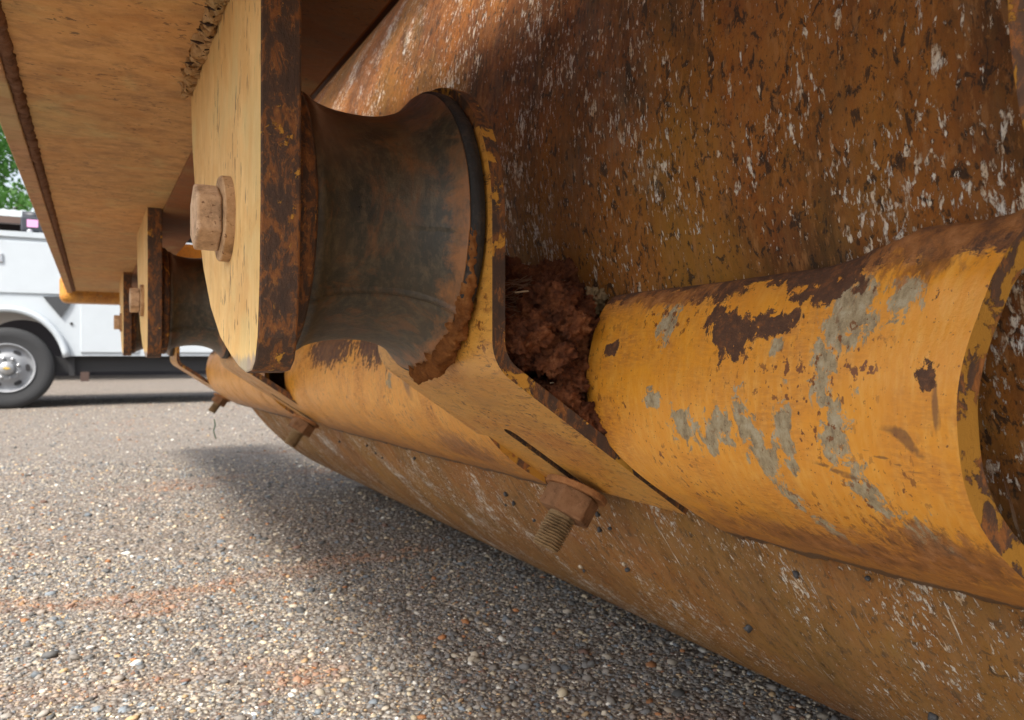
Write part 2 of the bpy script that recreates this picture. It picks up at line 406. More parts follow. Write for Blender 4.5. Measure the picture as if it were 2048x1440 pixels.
gcol = m.mix(m.step(vd, .38, .65), stone, (.10, .08, .065))
gcol = m.mix(m.math('MULTIPLY', m.step(big, .4, .65), .25), gcol, (.25, .20, .16))
MAT_GROUND = m.done(gcol, .9, m.bump(m.math('SUBTRACT', 1, vd), .006, .9), spec=.25)
me = bpy.data.meshes.new('mesh')
bm = bmesh.new(); bmesh.ops.create_grid(bm, x_segments=2, y_segments=2, size=250); bm.to_mesh(me); bm.free()
g = link('ground', me, MAT_GROUND); tag(g, 'grey brown gravel yard with rusty orange stains', kind='structure')

m = Mt('pebbles')
a = m.n('ShaderNodeAttribute'); a.attribute_name = 'tone'; a.attribute_type = 'GEOMETRY'
k = m.noise(400, 4, .6)
pc = m.mix(.3, a.outputs['Color'], m.mix(k, (.10, .085, .07), (.42, .36, .30)), 'SOFT_LIGHT')
MAT_PEB = m.done(pc, .7, m.bump(m.noise(500, 3), .0008, .5), spec=.4)

def ico():
    bm = bmesh.new(); bmesh.ops.create_icosphere(bm, subdivisions=1, radius=1)
    v = np.array([x.co[:] for x in bm.verts]); f = np.array([[q.index for q in p.verts] for p in bm.faces]); bm.free(); return v, f
def pebble_mesh(cx, cy, rad, cols, z0=0.0):
    V0_, F0_ = ico(); n = len(cx)
    sx = rad * rng.uniform(.75, 1.35, n); sy = rad * rng.uniform(.7, 1.1, n); sz = rad * rng.uniform(.28, .62, n)
    jit = 1 + rng.uniform(-.22, .22, (n, len(V0_), 1))
    P = V0_[None] * jit * np.stack([sx, sy, sz], 1)[:, None, :]
    tl = rng.normal(0, .35, n); ct, st_ = np.cos(tl), np.sin(tl)
    x, y, z = P[..., 0], P[..., 1], P[..., 2]
    x, z = x * ct[:, None] - z * st_[:, None], x * st_[:, None] + z * ct[:, None]
    a_ = rng.uniform(0, 6.283, n); ca, sa = np.cos(a_)[:, None], np.sin(a_)[:, None]
    x, y = x * ca - y * sa, x * sa + y * ca
    hz = sz * rng.uniform(-.3, .55, n)
    P = np.stack([x + cx[:, None], y + cy[:, None], z + hz[:, None] + z0], -1).reshape(-1, 3)
    Fi = (F0_[None] + (np.arange(n) * len(V0_))[:, None, None]).reshape(-1, 3)
    me = bpy.data.meshes.new('mesh'); me.vertices.add(len(P)); me.vertices.foreach_set('co', P.ravel())
    me.loops.add(Fi.size); me.loops.foreach_set('vertex_index', Fi.ravel().astype(np.int32))
    me.polygons.add(len(Fi)); me.polygons.foreach_set('loop_start', (np.arange(len(Fi)) * 3).astype(np.int32))
    me.polygons.foreach_set('use_smooth', np.ones(len(Fi), bool))
    me.update(calc_edges=True)
    at_ = me.attributes.new('tone', 'FLOAT_COLOR', 'POINT')
    cc = np.repeat(cols, len(V0_), 0); cc = np.concatenate([cc, np.ones((len(cc), 1))], 1); at_.data.foreach_set('color', cc.ravel())
    return me
pal = np.array([(.11, .108, .105), (.18, .172, .165), (.27, .24, .21), (.35, .30, .24), (.42, .36, .28), (.42, .29, .16), (.17, .19, .21), (.34, .15, .06), (.5, .42, .3), (.62, .58, .52), (.20, .12, .09)])
pw = np.array([.17, .19, .17, .12, .08, .04, .10, .016, .045, .03, .025]); pw /= pw.sum()
def scatter(n, d0, d1, rmu, rsig):
    d = np.sqrt(rng.uniform(d0 ** 2, d1 ** 2, n)); q = rng.uniform(-.82, .62, n)
    lat = q * d; xm = d * cs - lat * sn; ym = d * sn + lat * cs
    r = np.exp(rng.normal(math.log(rmu), rsig, n))
    return ym, xm, np.clip(r, .0012, .012)
A1 = scatter(64000, .85, 1.9, .0022, .52); A2 = scatter(36000, 1.85, 3.6, .0034, .45); A3 = scatter(24000, 3.3, 9.5, .0052, .35)
X, Y, RR = (np.concatenate([A1[i], A2[i], A3[i]]) for i in range(3))
ci = rng.choice(len(pal), len(X), p=pw); cols = pal[ci] * rng.uniform(.7, 1.25, (len(X), 1)) * np.array([[1.08, 1.12, 1.14]])
sv = np.array([noise.noise(Vector((x * 1.6, y * 4.2, .3))) + .4 * noise.noise(Vector((x * 5, y * 11, 2))) for x, y in zip(X, Y)])
sm = np.clip((sv - .30) * 3, 0, .7)[:, None] * rng.uniform(.4, 1, (len(X), 1))
cols = cols * (1 - sm) + np.array([(.36, .155, .06)]) * sm
gv = link('gravel', pebble_mesh(X, Y, RR, np.clip(cols, .01, .8)), MAT_PEB)
tag(gv, 'loose mixed grey tan and white gravel stones on the yard', 'gravel', kind='stuff')

# ------------------------------------------------------------------ the machine
roller = empty('road_roller', (0, 0, 0))
tag(roller, 'rusty yellow road roller with big speckled steel drum, rubber mounts and bumper', 'road roller')

# drum
DY, DZ, DR = 1.123, .24, .75
ax0, ax1 = -1.2, 2.86
V = []; uv = []; Fc = []
NS, NL = 220, 44
for j in range(NL + 1):
    xl = ax0 + (ax1 - ax0) * j / NL
    rr = DR
    for i in range(NS + 1):
        ph = 2 * math.pi * i / NS
        V.append(Vector((DY + rr * math.cos(ph), xl, H + DZ + rr * math.sin(ph)))); uv.append((xl, ph * DR))
for j in range(NL):
    for i in range(NS):
        a = j * (NS + 1) + i; Fc.append((a, a + NS + 1, a + NS + 2, a + 1))
me = mesh_from(V, Fc, True, uv)
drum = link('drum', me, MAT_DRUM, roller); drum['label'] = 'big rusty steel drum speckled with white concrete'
MAT_PIT = edge_rust('end_rust', 3, .2)
for xe in (ax0, ax1):
    cap = lathe([(0, .66), (.02, .66), (.02, .2), (.05, .2)], Vector((0, -1 if xe > 0 else 1, 0)), seg=96, smooth=False)
    o = link('drum_head', cap, MAT_PIT, drum, (DY, xe - (.0 if xe > 0 else 0), H + DZ))
rim = lathe([(-.002, DR), (.0, DR - .001), (.0, .64), (-.03, .64)], Vector((0, 1, 0)), seg=160, smooth=False, caps=False)
link('drum_rim', rim, MAT_PIT, drum, (DY, ax1, H + DZ))

# bumper: a bent plate shell bowed out in front of the drum
prof = [(.402, .052), (.388, .047), (.374, .028), (.365, -.005), (.363, -.035), (.371, -.070), (.393, -.100), (.428, -.128), (.468, -.152)]
def catmull(P, n):
    out = []
    for i in range(len(P) - 1):
        p0 = P[max(i - 1, 0)]; p1 = P[i]; p2 = P[i + 1]; p3 = P[min(i + 2, len(P) - 1)]
        for k in range(n):
            t = k / n; out.append(tuple(.5 * (2 * b + (-a + c) * t + (2 * a - 5 * b + 4 * c - d) * t * t + (-a + 3 * b - 3 * c + d) * t ** 3) for a, b, c, d in zip(p0, p1, p2, p3)))
    out.append(P[-1]); return out
PR = catmull(prof, 12)
def bumper_piece(x0, x1, mat, wall=.010, flare=False, drop=0.0, seed=0, wear=None):
    n = len(PR); outer = [Vector((a, b)) for a, b in PR]
    nr = []
    for i in range(n):
        t = (outer[min(i + 1, n - 1)] - outer[max(i - 1, 0)]).normalized(); nr.append(Vector((-t.y, t.x)))
    # normal towards the drum is +y
    nr = [v if v.x > 0 or abs(v.x) < 1e-6 else -v for v in nr]
    arc = [0]
    for i in range(1, n): arc.append(arc[-1] + (outer[i] - outer[i - 1]).length)
    nx = max(8, int((x1 - x0) / (.003 if flare else .008))); V = []; uv = []; Fc = []
    for j in range(nx + 1):
        x = x0 + (x1 - x0) * j / nx
        dz = -drop * (x - .6)
        for side in (0, 1):
            for i in range(n):
                p = outer[i] + nr[i] * (wall if side else 0)
                bulge = .0014 * noise.noise(Vector((x * 7, arc[i] * 14, seed)))
                p = p - nr[i] * bulge
                if flare and x < .315:
                    f = min(1, (.315 - x) / .085); f = f * f * (3 - 2 * f)
                    wgt = max(0, 1 - arc[i] / .055) ** 1.3
                    wob = fbm(Vector((x * 60, arc[i] * 60, 3)), 4)
                    p = p + Vector((-.006 - .004 * wob, .016 + .003 * wob)) * f * wgt
                if i > n - 4:
                    p = p + (outer[-1] - outer[-2]).normalized() * (.010 * fbm(Vector((x * 30, seed, side * .02)), 5, 2.2, .65)) * (i - n + 4) / 3
                V.append(Vector((p.x, x, p.y + H + dz))); uv.append((x, arc[i]))
    if flare:
        for k, (p, (a, b)) in enumerate(zip(V, uv)):
            q = max(0, 1 - (a - x0) / .05); t = b - .105
            p.y += q * (-2.3 * min(0, t) ** 2 - .35 * max(0, t) ** 2 + .0055)
            if k % (2 * n) >= n: p.x += .008 * q
            q2 = max(0, 1 - (x1 - a) / .09); e2 = min(1, max(0, (b - .09) / .15)); p.y -= .058 * q2 * e2 * e2 * (3 - 2 * e2)
    W = 2 * n
    for j in range(nx):
        for i in range(n - 1):
            a = j * W + i; b = (j + 1) * W + i
            Fc.append((a, a + 1, b + 1, b)); Fc.append((a + n, b + n, b + n + 1, a + n + 1))
        Fc.append((j * W, (j + 1) * W, (j + 1) * W + n, j * W + n)); Fc.append((j * W + n - 1, j * W + 2 * n - 1, (j + 1) * W + 2 * n - 1, (j + 1) * W + n - 1))
    me = mesh_from(V, Fc, True, uv)
    for nm, lst in (wear or {}).items():
        if not lst: continue
        at_ = me.attributes.new(nm, 'FLOAT', 'POINT'); U = np.array([(a, b) for a, b in uv])
        wx = np.array([noise.noise(Vector((a * 45, b * 45, 1))) for a, b in uv]) * .006; wy = np.array([noise.noise(Vector((a * 45, b * 45, 7))) for a, b in uv]) * .008
        acc = np.full(len(U), -4.0)
        for cu, cv, ru, rv, rot in lst:
            dx = U[:, 0] + wx - cu; dy = U[:, 1] + wy - cv; ca, sa = math.cos(R(rot)), math.sin(R(rot))
            acc = np.maximum(acc, 1 - np.hypot((dx * ca + dy * sa) / ru, (-dx * sa + dy * ca) / rv))
        at_.data.foreach_set('value', acc.astype(np.float32))
    ends = []
    for j in (0, nx):
        for i in range(n - 1): ends.append((j * W + i, j * W + i + n, j * W + i + n + 1, j * W + i + 1))
    V2 = [V[k] for k in range(len(V))]
    me2 = mesh_from(V2, ends, False, uv)
    return me, me2
brown = [(.362, .057, .026, .017, -30), (.330, .050, .024, .012, 10), (.383, .041, .013, .012, 20), (.293, .033, .030, .010, 0), (.487, .062, .010, .013, -30), (.2217, .082, .009, .010, 20), (.300, .018, .05, .012, 0), (.395, .02, .03, .012, 0)]
grey = [(.276, .040, .018, .018, 0), (.2733, .056, .018, .012, 30), (.2874, .080, .009, .024, 8), (.279, .118, .011, .022, -5), (.3233, .067, .007, .007, 0), (.435, .101, .008, .008, 0), (.4265, .0436, .012, .017, -20), (.376, .126, .022, .014, 20), (.349, .112, .007, .020, 10), (.335, .138, .008, .026, 12), (.325, .165, .007, .026, 12), (.314, .205, .008, .03, 15), (.3166, .12, .008, .022, 0), (.2432, .04, .011, .011, 0), (.405, .12, .014, .012, 0), (.266, .155, .010, .022, 15), (.2435, .185, .014, .02, 0)]
scr = [(.2353, .117, .024, .0035, -32), (.2872, .1368, .03, .0022, -8), (.216, .098, .004, .022, 0), (.245, .128, .03, .002, -14)]
PA = paint('bumper_paint_near', 'uv', 0, brown, grey, scr, .68, .042, .7, .262, (240, 50, 1))
br2 = [(1.33, .045, .16, .042, 0), (1.05, .042, .15, .040, 0), (.9, .04, .10, .034, 0)]; gr2 = [(1.0, .1, .012, .014, 0)]; sc2 = [(.93, .09, .02, .05, 10)]
PB = paint('bumper_paint_middle', 'uv', 4, br2, gr2, sc2, streak=.35, chip=.72, topband=.05, dust=.6, edge_s=.262, fine=(170, 30, 1))
PC = paint('bumper_paint_far', 'uv', 9, [], [], [], .71, .06, .6, .262)
MAT_END = edge_rust('cut_end', 8, 1.7, lite=1.9)
def add_bumper(x0, x1, mat, flare, drop, seed, wear=None):
    a, b = bumper_piece(x0, x1, mat, .010, flare, drop, seed, wear)
    o = link('bumper_shell', a, mat, roller); link('cut_edge', b, MAT_END, o); return o
b1 = add_bumper(.205, .520, PA, True, .012, 0, dict(patch_brown=brown, patch_grey=grey, patch_scratch=scr, patch_orange=[(.235, .012, .055, .028, 0), (.45, .02, .09, .016, 0), (.33, .225, .12, .03, 0), (.24, .2, .06, .04, 0)]))
b2 = add_bumper(.735, 1.655, PB, False, .012, 5, dict(patch_brown=br2, patch_grey=gr2, patch_scratch=sc2, patch_orange=[(1.4, .0, .2, .03, 0), (.85, .2, .12, .04, 0)]))
b3 = add_bumper(1.87, 2.93, PC, False, .012, 9)

# end plate at the right: bent flange whose edge curves in from above
op = [at(u_, v_, y=.352) for u_, v_ in ((2006, -60), (2012, 60), (2022, 150), (2034, 225), (2052, 300), (2200, 420), (2300, -60))]
ep = link('end_flange', prism_x([(p.y, p.z) for p in op], .352, .366), edge_rust('flange_paint', 12, .9, lite=2.2), roller); bevel(ep)

# crack of dirty weld where the bumper meets the drum side near its right end
def weld_me(pts, rad, amp=.6, seg=10, n=60, seed=0, fr=120):
    P = [Vector(p) for p in pts]; out = []
    for k in range(n + 1):
        t = k / n * (len(P) - 1); i = min(int(t), len(P) - 2); out.append(P[i].lerp(P[i + 1], t - i))
    me = tube_me(out, rad, seg)
    for v in me.vertices:
        d = Vector((fbm(v.co * fr, 4), fbm(v.co * fr + Vector((9, seed, 0)), 4), fbm(v.co * fr + Vector((seed, 0, 5)), 4, 2.2, .6))); v.co += d * rad * amp if not callable(rad) else d * rad(.5) * amp
    me.update(); return me

# top frame beam -----------------------------------------------------
MB = dusty('beam_underside', base=(.60, .325, .11), seed=2, stretch=(13, 20, 13), dark=.6)
beam = link('frame_beam', box_me(-.076, .2075, -.5, 3.9, H + .29, H + .62), MB, roller)
o = link('underside_shade_sheet', box_me(.1235, .2085, -.5, 3.88, H + .284, H + .2885), dusty('rust_and_shade', base=(.30, .115, .035), seed=12, stretch=(16, 26, 16), dark=.8), beam)  # thin sheet added under the beam, its rust colour darkened to carry the shade
lip = link('side_plate', box_me(-.0975, -.0755, -.5, 3.93, H + .2825, H + .66), edge_rust('side_plate_edge', 5, .2), beam); bevel(lip, .002)
lip.data.materials.clear(); lip.data.materials.append(dusty('side_plate_dust', base=(.50, .28, .13), seed=5, stretch=(10, 20, 10), dark=.6))
wl = link('weld_bead', weld_me([M(-.3, -.071, .2895), M(3.85, -.069, .2905)], .0065, .40, 10, 2400, 4, 80), rust_bolt('weld_rust', (.20, .10, .055)), beam)
o = link('cross_tube', box_me(-.128, .34, 3.935, 4.06, H + .240, H + .37), paint('cross_tube_paint', 'obj', 3, dust=1.0, streak=.8, chip=.62, yel=(.60, .27, .03)), roller); bevel(o, .03, 4)
o = link('cross_tube', box_me(.209, .355, 2.9, 3.02, H + .235, H + .40), paint('cross_tube_paint_b', 'obj', 6, dust=.1, chip=.75), roller); bevel(o, .02, 4)

link('sky_blocker', box_me(.212, .615, -1.5, 3.6, H + .83, H + 1.0), MAT_DRUM, roller); link('sky_blocker', box_me(.642, 2.0, -1.5, 3.6, H + 1.01, H + 1.35), PC, roller)  # boxes added above the drum to hide the sky and hold off sun
# hanger plate with bolt ------------------------------------------------
AX, AZ = .630, .108
pl_out = [(.5, .2895), (.5015, .2), (.5035, .1), (.508, .045), (.5145, .012), (.523, -.004), (.535, -.0105), (.556, -.0125), (.585, -.009), (.62, -.001), (.678, .015), (.735, .043), (.785, .083), (.825, .13), (.855, .18), (.874, .22), (.884, .26), (.887, .2895)]
MP = dusty('plate_face', base=(.74, .47, .17), seed=8, stretch=(22, 18, 5), dark=.18, tip=-.098)
ME_ = edge_rust('plate_edge', 1, .45, lite=1.15)
def plate_unit(dx, k):
    L0 = M(AX, .095, AZ)
    me = prism_x([(x - AX, z - AZ) for x, z in pl_out], 0, .0268)
    me.materials.append(MP); me.materials.append(ME_)
    for p in me.polygons: p.material_index = 0 if p.normal.x < -.9 else 1
    o = bpy.data.objects.new('hanger_plate', me); C.objects.link(o); o.parent = roller; o.location = L0 + Vector((0, dx, 0)); bevel(o, .0018, 2)
    # worn bare tip
    wsh = link('washer', lathe([(0, .0335), (-.0065, .0335), (-.0075, .0325), (-.0075, .01)], seg=40, jit=lambda t, r, ph: (t, r * (1 + .03 * noise.noise(Vector((math.cos(ph) * 3, math.sin(ph) * 3, k)))))), rust_bolt('washer_dust', (.56, .37, .21), k), o); 
    for p in wsh.data.polygons: p.use_smooth = False
    hx = lathe([(-.0078, .0262), (-.026, .0262)], seg=6, smooth=False, up=Vector((0, 0, 1)))
    hb = link('bolt_head', hx, rust_bolt('bolt_dust', (.66, .47, .31), k + 2), o); bevel(hb, .0022, 3)
    return o
hp = plate_unit(0, 0)
p2 = copy_tree(hp, (0, 1.128, .008), None); p2.parent = roller
p3 = copy_tree(hp, (0, 2.43, .012), None); p3.parent = roller
# rough weld of the near plate to the beam
MW = dusty('weld_paint', base=(.52, .33, .14), seed=3, stretch=(30, 30, 30), dark=.6)
link('weld_bead', weld_me([M(.50, .092, .2885), M(.60, .092, .289), M(.885, .092, .289)], .0080, .9, 14, 700, 1, 110), MW, hp).matrix_parent_inverse = Matrix.Translation(-hp.location)
cr = rust_bolt('dark_crack', (.06, .035, .025))
for k in range(16):
    u0 = 455 - k * 5.2 + random.uniform(-4, 4); x = .60 + k * .0145 + random.uniform(-.004, .004)
    p = M(x, .0835 + random.uniform(-.006, .004), .2835); q = p + Vector((random.uniform(.006, .013), random.uniform(-.010, -.004), -.003 + random.uniform(-.001, .001)))
    o = link('weld_crack', tube_me([p, p.lerp(q, .5) + Vector((.001, 0, -.001)), q], lambda t: .0004 + .0013 * math.sin(math.pi * t), 5), cr, hp); o.matrix_parent_inverse = Matrix.Translation(-hp.location)

# rubber mount ------------------------------------------------------------
def seam(t, r, ph):
    # moulding line round the lower front of the rubber, and slight flattening below it
    a = (ph - 1.0 * math.pi / 1) if False else ph
    s = a - SEAM
    rr = r + .0030 * math.exp(-(s / .011) ** 2) - .0018 * math.exp(-((s - .03) / .010) ** 2) - (.0012 if -.55 < s < 0 else 0) * 1
    rr += .0006 * noise.noise(Vector((t * 20, math.cos(ph) * 2, math.sin(ph) * 2)))
    return t, rr
# lathe angle: b = up, c = axis x up -> for axis +X, up +Z : c = X x Z = -Y, so ph = +90 deg faces the camera
SEAM = R(128)
rp = catmull([(.1378, .1065), (.1435, .1055), (.152, .1005), (.165, .0965), (.182, .0945), (.200, .0945), (.216, .097), (.230, .1025), (.240, .110), (.246, .117), (.2495, .1205)], 4)
def mount_unit():
    o = link('rubber_mount', lathe([(t, r) for t, r in rp], seg=360, jit=seam), MAT_RUB, roller, M(AX, 0, AZ))
    def rj(t, r, ph): return t, r * (1 + .006 * noise.noise(Vector((math.cos(ph) * 5, math.sin(ph) * 5, t * 40))))
    link('rim', lathe([(.2497, .1195), (.2510, .1222), (.2560, .1228), (.2612, .1222), (.2618, .118)], seg=180, jit=rj), MAT_RIM, o)
    d = link('mounting_disc', lathe([(.1225, .1105), (.1245, .1125), (.1345, .1125), (.1372, .1100)], seg=120), edge_rust('disc_rust', 4, .6), o); 
    return o
rm = mount_unit()
for dy_, dz_ in ((1.128, .008), (2.43, .012)):
    c_ = copy_tree(rm, (0, dy_, dz_), None); c_.parent = roller

# caked dirt round the rim of the near mount
V = []; Fc = []
n, sg = 420, 24
for i in range(n + 1):
    t = i / n; ph = R(84 + 98 * t)
    wd = .0012 + .0085 * min(1, max(0, t * 1.6)) + .002 * noise.noise(Vector((t * 9, 1, 1)))
    if t > .96: wd *= (1 - t) / .04 + .1
    for k in range(sg):
        q = 2 * math.pi * k / sg
        rr = .1185 + wd * 1.25 * math.cos(q); yy = .2505 + (.004 * min(1, t * 2)) + wd * .85 * math.sin(q)
        nn = fbm(Vector((t * 20, math.cos(q) * 1.3, math.sin(q) * 1.3)), 5, 2.2, .55)
        rr += nn * wd * .42; yy += fbm(Vector((t * 26, math.cos(q), math.sin(q) + 9)), 3) * wd * .6
        V.append(Vector((yy, -math.sin(ph) * rr, math.cos(ph) * rr)))
for i in range(n):
    for k in range(sg):
        k2 = (k + 1) % sg; Fc.append((i * sg + k, i * sg + k2, (i + 1) * sg + k2, (i + 1) * sg + k))
Fc += [tuple(range(sg)), tuple(n * sg + k for k in range(sg))]
me = mesh_from(V, Fc, True); fixn(me)
cd_ = link('caked_dirt', me, MAT_ODIRT, None, M(AX, 0, AZ)); cd_.scale = (1.004, 1, 1); tag(cd_, 'orange dirt caked round the outer rim of the nearest black rubber mount', 'dirt')

# bracket: upright plate with round top, bent into a leg ----------------------
BR = paint('bracket_paint', 'obj', 5, chip=.80, streak=.5, dust=.8, fine=(160, 60, 260), yel=(.66, .33, .05))
BE = edge_rust('bracket_edge', 7, 1.0)
LD = Vector((.8236, -.5672))      # leg direction in (y,z)
def bracket_unit():
    rows = []   # (y, z, x0, x1, ny, nz) centre line of front face
    Rb = .128; yf = .2640
    for k in range(14):
        a = R(88) * (1 - k / 13); z = AZ + Rb * math.sin(a); hw = Rb * math.cos(a); rows.append((yf, z, AX - hw, AX + hw, 1, 0))
    for z in (.085, .06, .035, .015): rows.append((yf, z, AX - Rb, AX + Rb + (.108 - z) * .03, 1, 0))
    r0 = .036; cy, cz = yf + r0, .0112
    tot = math.atan2(.5672, .8236) ; turn = math.pi / 2 - tot
    for k in range(8):
        a = turn * k / 7
        # going down then bending towards +y
        y = cy - r0 * math.cos(a); z = cz - r0 * math.sin(a)
        nn = (math.cos(a), math.sin(a)); rows.append((y, z, AX - Rb, AX + Rb + .004, nn[0], nn[1]))
    y, z = rows[-1][:2]; nn = rows[-1][4:]
    Ln = (.457 - y) / .8236
    for k in range(1, 13):
        t = Ln * k / 12; rows.append((y + .8236 * t, z - .5672 * t, AX - Rb, AX + Rb + .004, nn[0], nn[1]))
    th = .0112; nxs = 12; V = []; Fc = []
    for side in (0, 1):
        for (y, z, x0, x1, ny, nz) in rows:
            for k in range(nxs + 1):
                x = x0 + (x1 - x0) * k / nxs
                V.append(Vector((y + ny * th * side, x - AX, z + nz * th * side - AZ)))
    W = nxs + 1; N = len(rows) * W
    for j in range(len(rows) - 1):
        for k in range(nxs):
            a = j * W + k; Fc.append((a, a + W, a + W + 1, a + 1)); Fc.append((a + N, a + 1 + N, a + W + 1 + N, a + W + N))
        for k in (0, nxs):
            a = j * W + k; Fc.append((a, a + W, a + W + N, a + N) if k else (a, a + N, a + W + N, a + W))
    for j in (0, len(rows) - 1):
        for k in range(nxs): a = j * W + k; Fc.append((a, a + 1, a + 1 + N, a + N))
    me = mesh_from(V, Fc); fixn(me)
    o = link('mount_bracket', me, None, roller, M(AX, 0, AZ))
    # slot cut through the leg
    def legp(y): return .1690 - .689 * y + .003
    pc = Vector((.405, .655 - AX, legp(.405) - AZ)); dr = Vector((.8236, 0, -.5672)); nv = Vector((.5672, 0, .8236)); xv = Vector((0, 1, 0))
    ring = []
    for k in range(28):
        a = 2 * math.pi * k / 28; cx_ = math.cos(a) * .0105; sx_ = math.sin(a) * .0105 + (.046 if math.sin(a) > 0 else -.046)
        ring.append(pc + xv * cx_ + dr * sx_)
    cv = [p + nv * .03 for p in ring] + [p - nv * .03 for p in ring]
    cf = [tuple(range(28)), tuple(range(55, 27, -1))] + [(i, i + 28, (i + 1) % 28 + 28, (i + 1) % 28) for i in range(28)]
    cme = mesh_from(cv, cf); fixn(cme); co = link('cutter', cme, None, None, o.location)
    bpy.context.view_layer.update()
    mod = o.modifiers.new('b', 'BOOLEAN'); mod.object = co; mod.operation = 'DIFFERENCE'; mod.solver = 'EXACT'
    bake(o); bpy.data.objects.remove(co)
    o.data.materials.clear(); o.data.materials.append(BR); o.data.materials.append(BE)
    for p in o.data.polygons:
        fy = abs(p.normal.y) > .9 and abs(p.center.y) > .11 or (p.center.z > 0 and math.hypot(p.center.y, p.center.z) > .121)
        nl = p.normal.x * .5672 + p.normal.z * .8236; q_ = p.center
        if q_.z < -.105 and abs(nl) < .5: fy = True
        p.material_index = 1 if fy else 0; p.use_smooth = True
    o.data.set_sharp_from_angle(angle=R(40))
    bevel(o, .0015, 2, 50)
    # bolt through the leg: washer, nut, threaded end
    nd = Vector((-.5672, 0, -.8236)); bc = Vector((.4405, .645 - AX, legp(.4405) - AZ - .0035)) + nd * .001
    tilt = Vector((-.50, -.06, -.86)).normalized()
    w_ = link('washer', lathe([(0, .011), (0, .0325), (.001, .0335), (.0055, .0335), (.0065, .0325), (.0065, .011)], tilt, Vector((0, 1, 0)), 48, False), rust_bolt('washer_rust', (.42, .20, .08), 4), o, bc + nd * .0015); 
    nut = link('hex_nut', lathe([(.007, .0292), (.034, .0292)], nd, Vector((0, 1, .12)), 6, False), rust_bolt('nut_rust', (.30, .16, .08), 5), o, bc); bevel(nut, .0022, 3)
    thp = [(.030, .0135)]
    tt = .035
    while tt < .066: thp += [(tt, .0150), (tt + .0006, .0150), (tt + .0017, .0119)]; tt += .0030
    thp += [(tt, .0140), (tt + .001, .012)]
    tb = link('bolt_thread', lathe(thp, nd, Vector((0, 1, 0)), 40, False, jit=lambda t, r, ph: (t + .003 * ph / 6.283 + .0003 * math.sin(ph * 5), r * (1 + .03 * noise.noise(Vector((math.cos(ph) * 4, math.sin(ph) * 4, t * 300)))))), rust_bolt('thread_rust', (.36, .25, .13), 6), o, bc)
    return o
br = bracket_unit()
for dy_, dz_ in ((1.128, -.014), (2.43, -.022)):
    c_ = copy_tree(br, (0, dy_, dz_), None); c_.parent = roller

# ------------------------------------------------------------------ soil packed between bracket and bumper
def clump(name, seeds, vox, amp, mat, fr=60):
    bm = bmesh.new()
    for p, r in seeds:
        mt_ = Matrix.Translation(p) @ Euler((random.random() * 3, random.random() * 3, 0)).to_matrix().to_4x4() @ Matrix.Diagonal((r, r * random.uniform(.7, 1.1), r * random.uniform(.7, 1.1), 1))
        bmesh.ops.create_icosphere(bm, subdivisions=2, radius=1, matrix=mt_)
    me = bpy.data.meshes.new('mesh'); bm.to_mesh(me); bm.free()
    o = link(name, me); md = o.modifiers.new('r', 'REMESH'); md.mode = 'VOXEL'; md.voxel_size = vox
    bpy.context.view_layer.update(); bake(o); me = o.data
    no = [v.normal.copy() for v in me.vertices]
    for v, nn in zip(me.vertices, no):
        q = v.co * fr
        n0 = fbm(q * .35, 3); n1_ = fbm(q, 5, 2.2, .7)
        v.co += nn * amp * (n1_ + 1.3 * n0 - .5 * abs(noise.noise(q * .8)))
    for p in me.polygons: p.use_smooth = True
    me.update(); me.materials.clear(); me.materials.append(mat); return o
seeds = []
for k in range(190):
    x = .514 + .2 * random.random() ** 1.4; t = random.random(); y = random.uniform(.286, .415)
    r = random.uniform(.009, .018); y = max(y, .280 + r)
    zb = .169 - .689 * y + .014 + r * 1.25         # leg top
    ztop = .052 + .02 * math.sin(y * 60) - max(0, (.60 - x)) * (.25) 
    if y > .385: ztop -= .02
    z = zb + (ztop - zb) * random.random() ** .8
    if z < -.0 and y > .372: continue
    seeds.append((M(x, y, z), r))
for k in range(34):   # dirt running down the leg beside the cut end of the bumper
    t = k / 33; y = .33 + .118 * t; seeds.append((M(.513 - .004 * t + random.uniform(-.001, .003), y + .002, .169 - .689 * y + .028 - .008 * t), .0105 - .0045 * t))
for (u, v, x, r) in ((1100, 560, .59, .018), (1130, 560, .59, .02), (1150, 575, .58, .018), (1070, 568, .60, .016), (1035, 575, .6, .015), (1150, 620, .55, .02), (1140, 680, .54, .02), (1160, 740, .53, .016)):
    seeds.append((at(u, v, x=x), r))
mud = clump('soil_clump', seeds, .0014, .0052, MAT_SOIL, 150)
tag(mud, 'dark red crumbly soil packed between the bracket and the yellow bumper', 'soil')
lump = clump('dirt_clod', [(at(1193, 600, x=.545), .0125), (at(1180, 606, x=.545), .010), (at(1203, 612, x=.545), .008)], .0009, .0045, MAT_LUMP, 260)
tag(lump, 'grey brown crumbly clod on the right edge of the red soil', 'clod')
